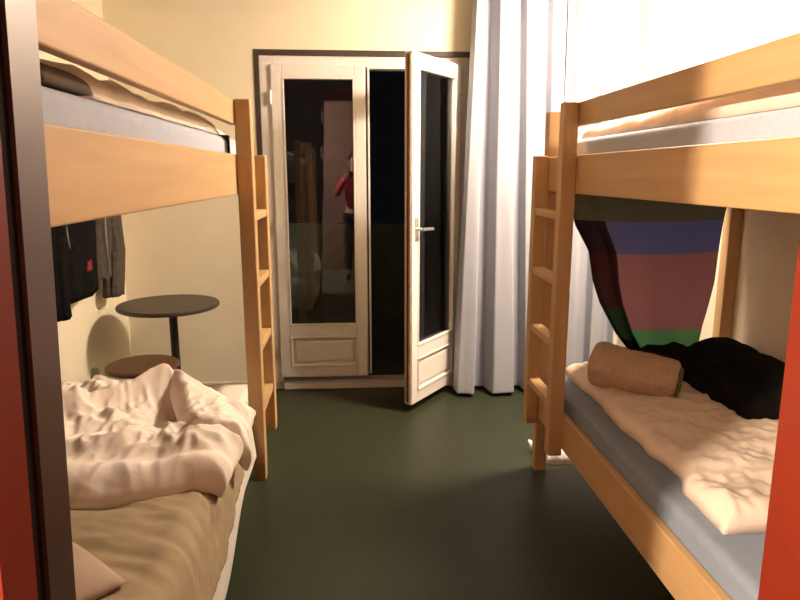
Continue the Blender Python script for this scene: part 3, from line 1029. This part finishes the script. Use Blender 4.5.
# ---------------------------------------------------------------- person in the doorway, mirrored in the closed balcony door
PY = -.43
def skin(name, verts, edges, mat, parent, root=0, levels=2):
    me = bpy.data.meshes.new(name)
    me.from_pydata([v[0] for v in verts], edges, [])
    o = bpy.data.objects.new(name, me)
    C.objects.link(o)
    me.materials.append(mat)
    if parent is not None:
        o.parent = parent
        me.transform(Matrix.Translation(-world_of(parent)))
    md = o.modifiers.new('skin', 'SKIN')
    md.use_smooth_shade = True
    for k, v in enumerate(verts):
        rr = v[1] if isinstance(v[1], tuple) else (v[1], v[1])
        me.skin_vertices[0].data[k].radius = rr
        me.skin_vertices[0].data[k].use_root = (k == root)
    sub = o.modifiers.new('smooth', 'SUBSURF')
    sub.levels = sub.render_levels = levels
    return o
pn = thing('person', 'person in a red sweater holding up a phone, standing in the entrance doorway', 'person', (0, PY, 0))
V, E = [], []
def add(co, r, prev=None):
    V.append((co, r))
    if prev is not None:
        E.append((prev, len(V) - 1))
    return len(V) - 1
pel = add((0, PY, .93), (.125, .095))
sp = add((0, PY - .01, 1.10), (.115, .085), pel)
ch = add((0, PY - .01, 1.27), (.135, .095), sp)
nb = add((0, PY, 1.42), (.075, .06), ch)
nk = add((0, PY + .01, 1.48), .046, nb)
jaw = add((0, PY + .035, 1.545), (.055, .062), nk)
mid = add((0, PY + .030, 1.615), (.070, .085), jaw)
cr = add((0, PY + .020, 1.685), (.055, .065), mid)
for s_ in (-1, 1):
    sh = add((s_ * .155, PY - .01, 1.375), .052, ch)
    el = add((s_ * .245, PY + .08, 1.16), .040, sh)
    fa = add((s_ * .185, PY + .20, 1.27), .037, el)
    wr_ = add((s_ * .115, PY + .325, 1.395), .026, fa)
    pm = add((s_ * .100, PY + .365, 1.43), (.020, .030), wr_)
    for k, (dz, ln) in enumerate(((.030, .85), (.011, 1.0), (-.008, .95), (-.026, .75))):
        a_ = add((s_ * .102, PY + .395, 1.438 + dz), .0095, pm)
        b_ = add((s_ * .098, PY + .413, 1.440 + dz), .0085, a_)
        add((s_ * (.098 - .030 * ln), PY + .414, 1.442 + dz), .0075, b_)
    t1 = add((s_ * .083, PY + .375, 1.452), .0105, pm)
    add((s_ * .055, PY + .386, 1.462), .009, t1)
    hp = add((s_ * .088, PY, .85), .083, pel)
    kn = add((s_ * .098, PY + .012, .48), .056, hp)
    cf = add((s_ * .100, PY - .01, .32), .052, kn)
    an = add((s_ * .102, PY - .015, .09), .036, cf)
    add((s_ * .115, PY + .10, .04), .030, an)
skin('body', V, E, M['skin'], pn)
# clothes
SV = [((0, PY, .90), (.142, .112)), ((0, PY - .01, 1.10), (.130, .100)), ((0, PY - .01, 1.27), (.150, .110)), ((0, PY, 1.405), (.085, .070))]
SE = [(0, 1), (1, 2), (2, 3)]
for s_ in (-1, 1):
    n0 = len(SV)
    SV += [((s_ * .155, PY - .01, 1.375), .064), ((s_ * .245, PY + .08, 1.16), .052), ((s_ * .185, PY + .20, 1.27), .048), ((s_ * .125, PY + .305, 1.377), .037)]
    SE += [(2, n0), (n0, n0 + 1), (n0 + 1, n0 + 2), (n0 + 2, n0 + 3)]
skin('sweater', SV, SE, M['shirt'], pn)
TV = [((0, PY, .93), (.135, .105))]
TE = []
for s_ in (-1, 1):
    n0 = len(TV)
    TV += [((s_ * .088, PY, .85), .093), ((s_ * .098, PY + .012, .48), .069), ((s_ * .100, PY - .01, .30), .064), ((s_ * .102, PY - .012, .10), .056)]
    TE += [(0, n0), (n0, n0 + 1), (n0 + 1, n0 + 2), (n0 + 2, n0 + 3)]
skin('trousers', TV, TE, M['jeans'], pn)
for s_ in (-1, 1):
    skin('shoe', [((s_ * .102, PY - .045, .050), .046), ((s_ * .108, PY + .04, .048), .046), ((s_ * .117, PY + .125, .036), .034)], [(0, 1), (1, 2)], M['black_metal'], pn)
bm = bmesh.new()
t = bmesh.new(); bmesh.ops.create_uvsphere(t, u_segments=28, v_segments=16, radius=1)
for v in list(t.verts):
    if v.co.z < -.15 and v.co.y > -.1 or v.co.z < -.75 or (v.co.y > .55 and v.co.z < .35):
        t.verts.remove(v)
for v in t.verts:
    v.co = Vector((v.co.x * .084, PY + .018 + v.co.y * .098, 1.645 + v.co.z * .098 + .004 * nz(v.co.x * 6, v.co.z * 6)))
merge(bm, t)
h_ = solid(obj('hair', bm, M['hair'], pn, smooth=True), .012, 1)
bm = bmesh.new()
tube(bm, [(0, PY + .112, 1.622), (0, PY + .126, 1.600), (0, PY + .133, 1.585), (0, PY + .112, 1.578)], [.007, .010, .013, .008], 10)
obj('nose', bm, M['skin'], pn, smooth=True)
for s_ in (-1, 1):
    bm = bmesh.new()
    t = bmesh.new(); bmesh.ops.create_uvsphere(t, u_segments=14, v_segments=10, radius=.011)
    bmesh.ops.transform(t, matrix=Matrix.Translation((s_ * .030, PY + .103, 1.618)), verts=t.verts); merge(bm, t)
    e_ = obj('eye', bm, M['white_metal'], pn, smooth=True)
    bm = bmesh.new()
    t = bmesh.new(); bmesh.ops.create_uvsphere(t, u_segments=10, v_segments=8, radius=.005)
    bmesh.ops.transform(t, matrix=Matrix.Translation((s_ * .030, PY + .111, 1.617)), verts=t.verts); merge(bm, t)
    obj('pupil', bm, M['hair'], e_, smooth=True)
    bm = bmesh.new()
    t = bmesh.new(); bmesh.ops.create_uvsphere(t, u_segments=14, v_segments=10, radius=1)
    for v in t.verts:
        v.co = Vector((s_ * .078 + v.co.x * .009, PY + .020 + v.co.y * .017, 1.605 + v.co.z * .030))
    merge(bm, t)
    obj('ear', bm, M['skin'], pn, smooth=True)
bm = bmesh.new()
tube(bm, [(-.022, PY + .098, 1.553), (-.008, PY + .106, 1.556), (.008, PY + .106, 1.556), (.022, PY + .098, 1.553)], [.003, .006, .006, .003], 8)
obj('mouth', bm, M['red_patch'], pn, smooth=True)
tag(obj('phone', one_box(-.078, .078, -.037, -.029, 1.408, 1.484, bev=.003), M['black_metal']), 'black phone held up in both hands by the person in the doorway', 'phone')
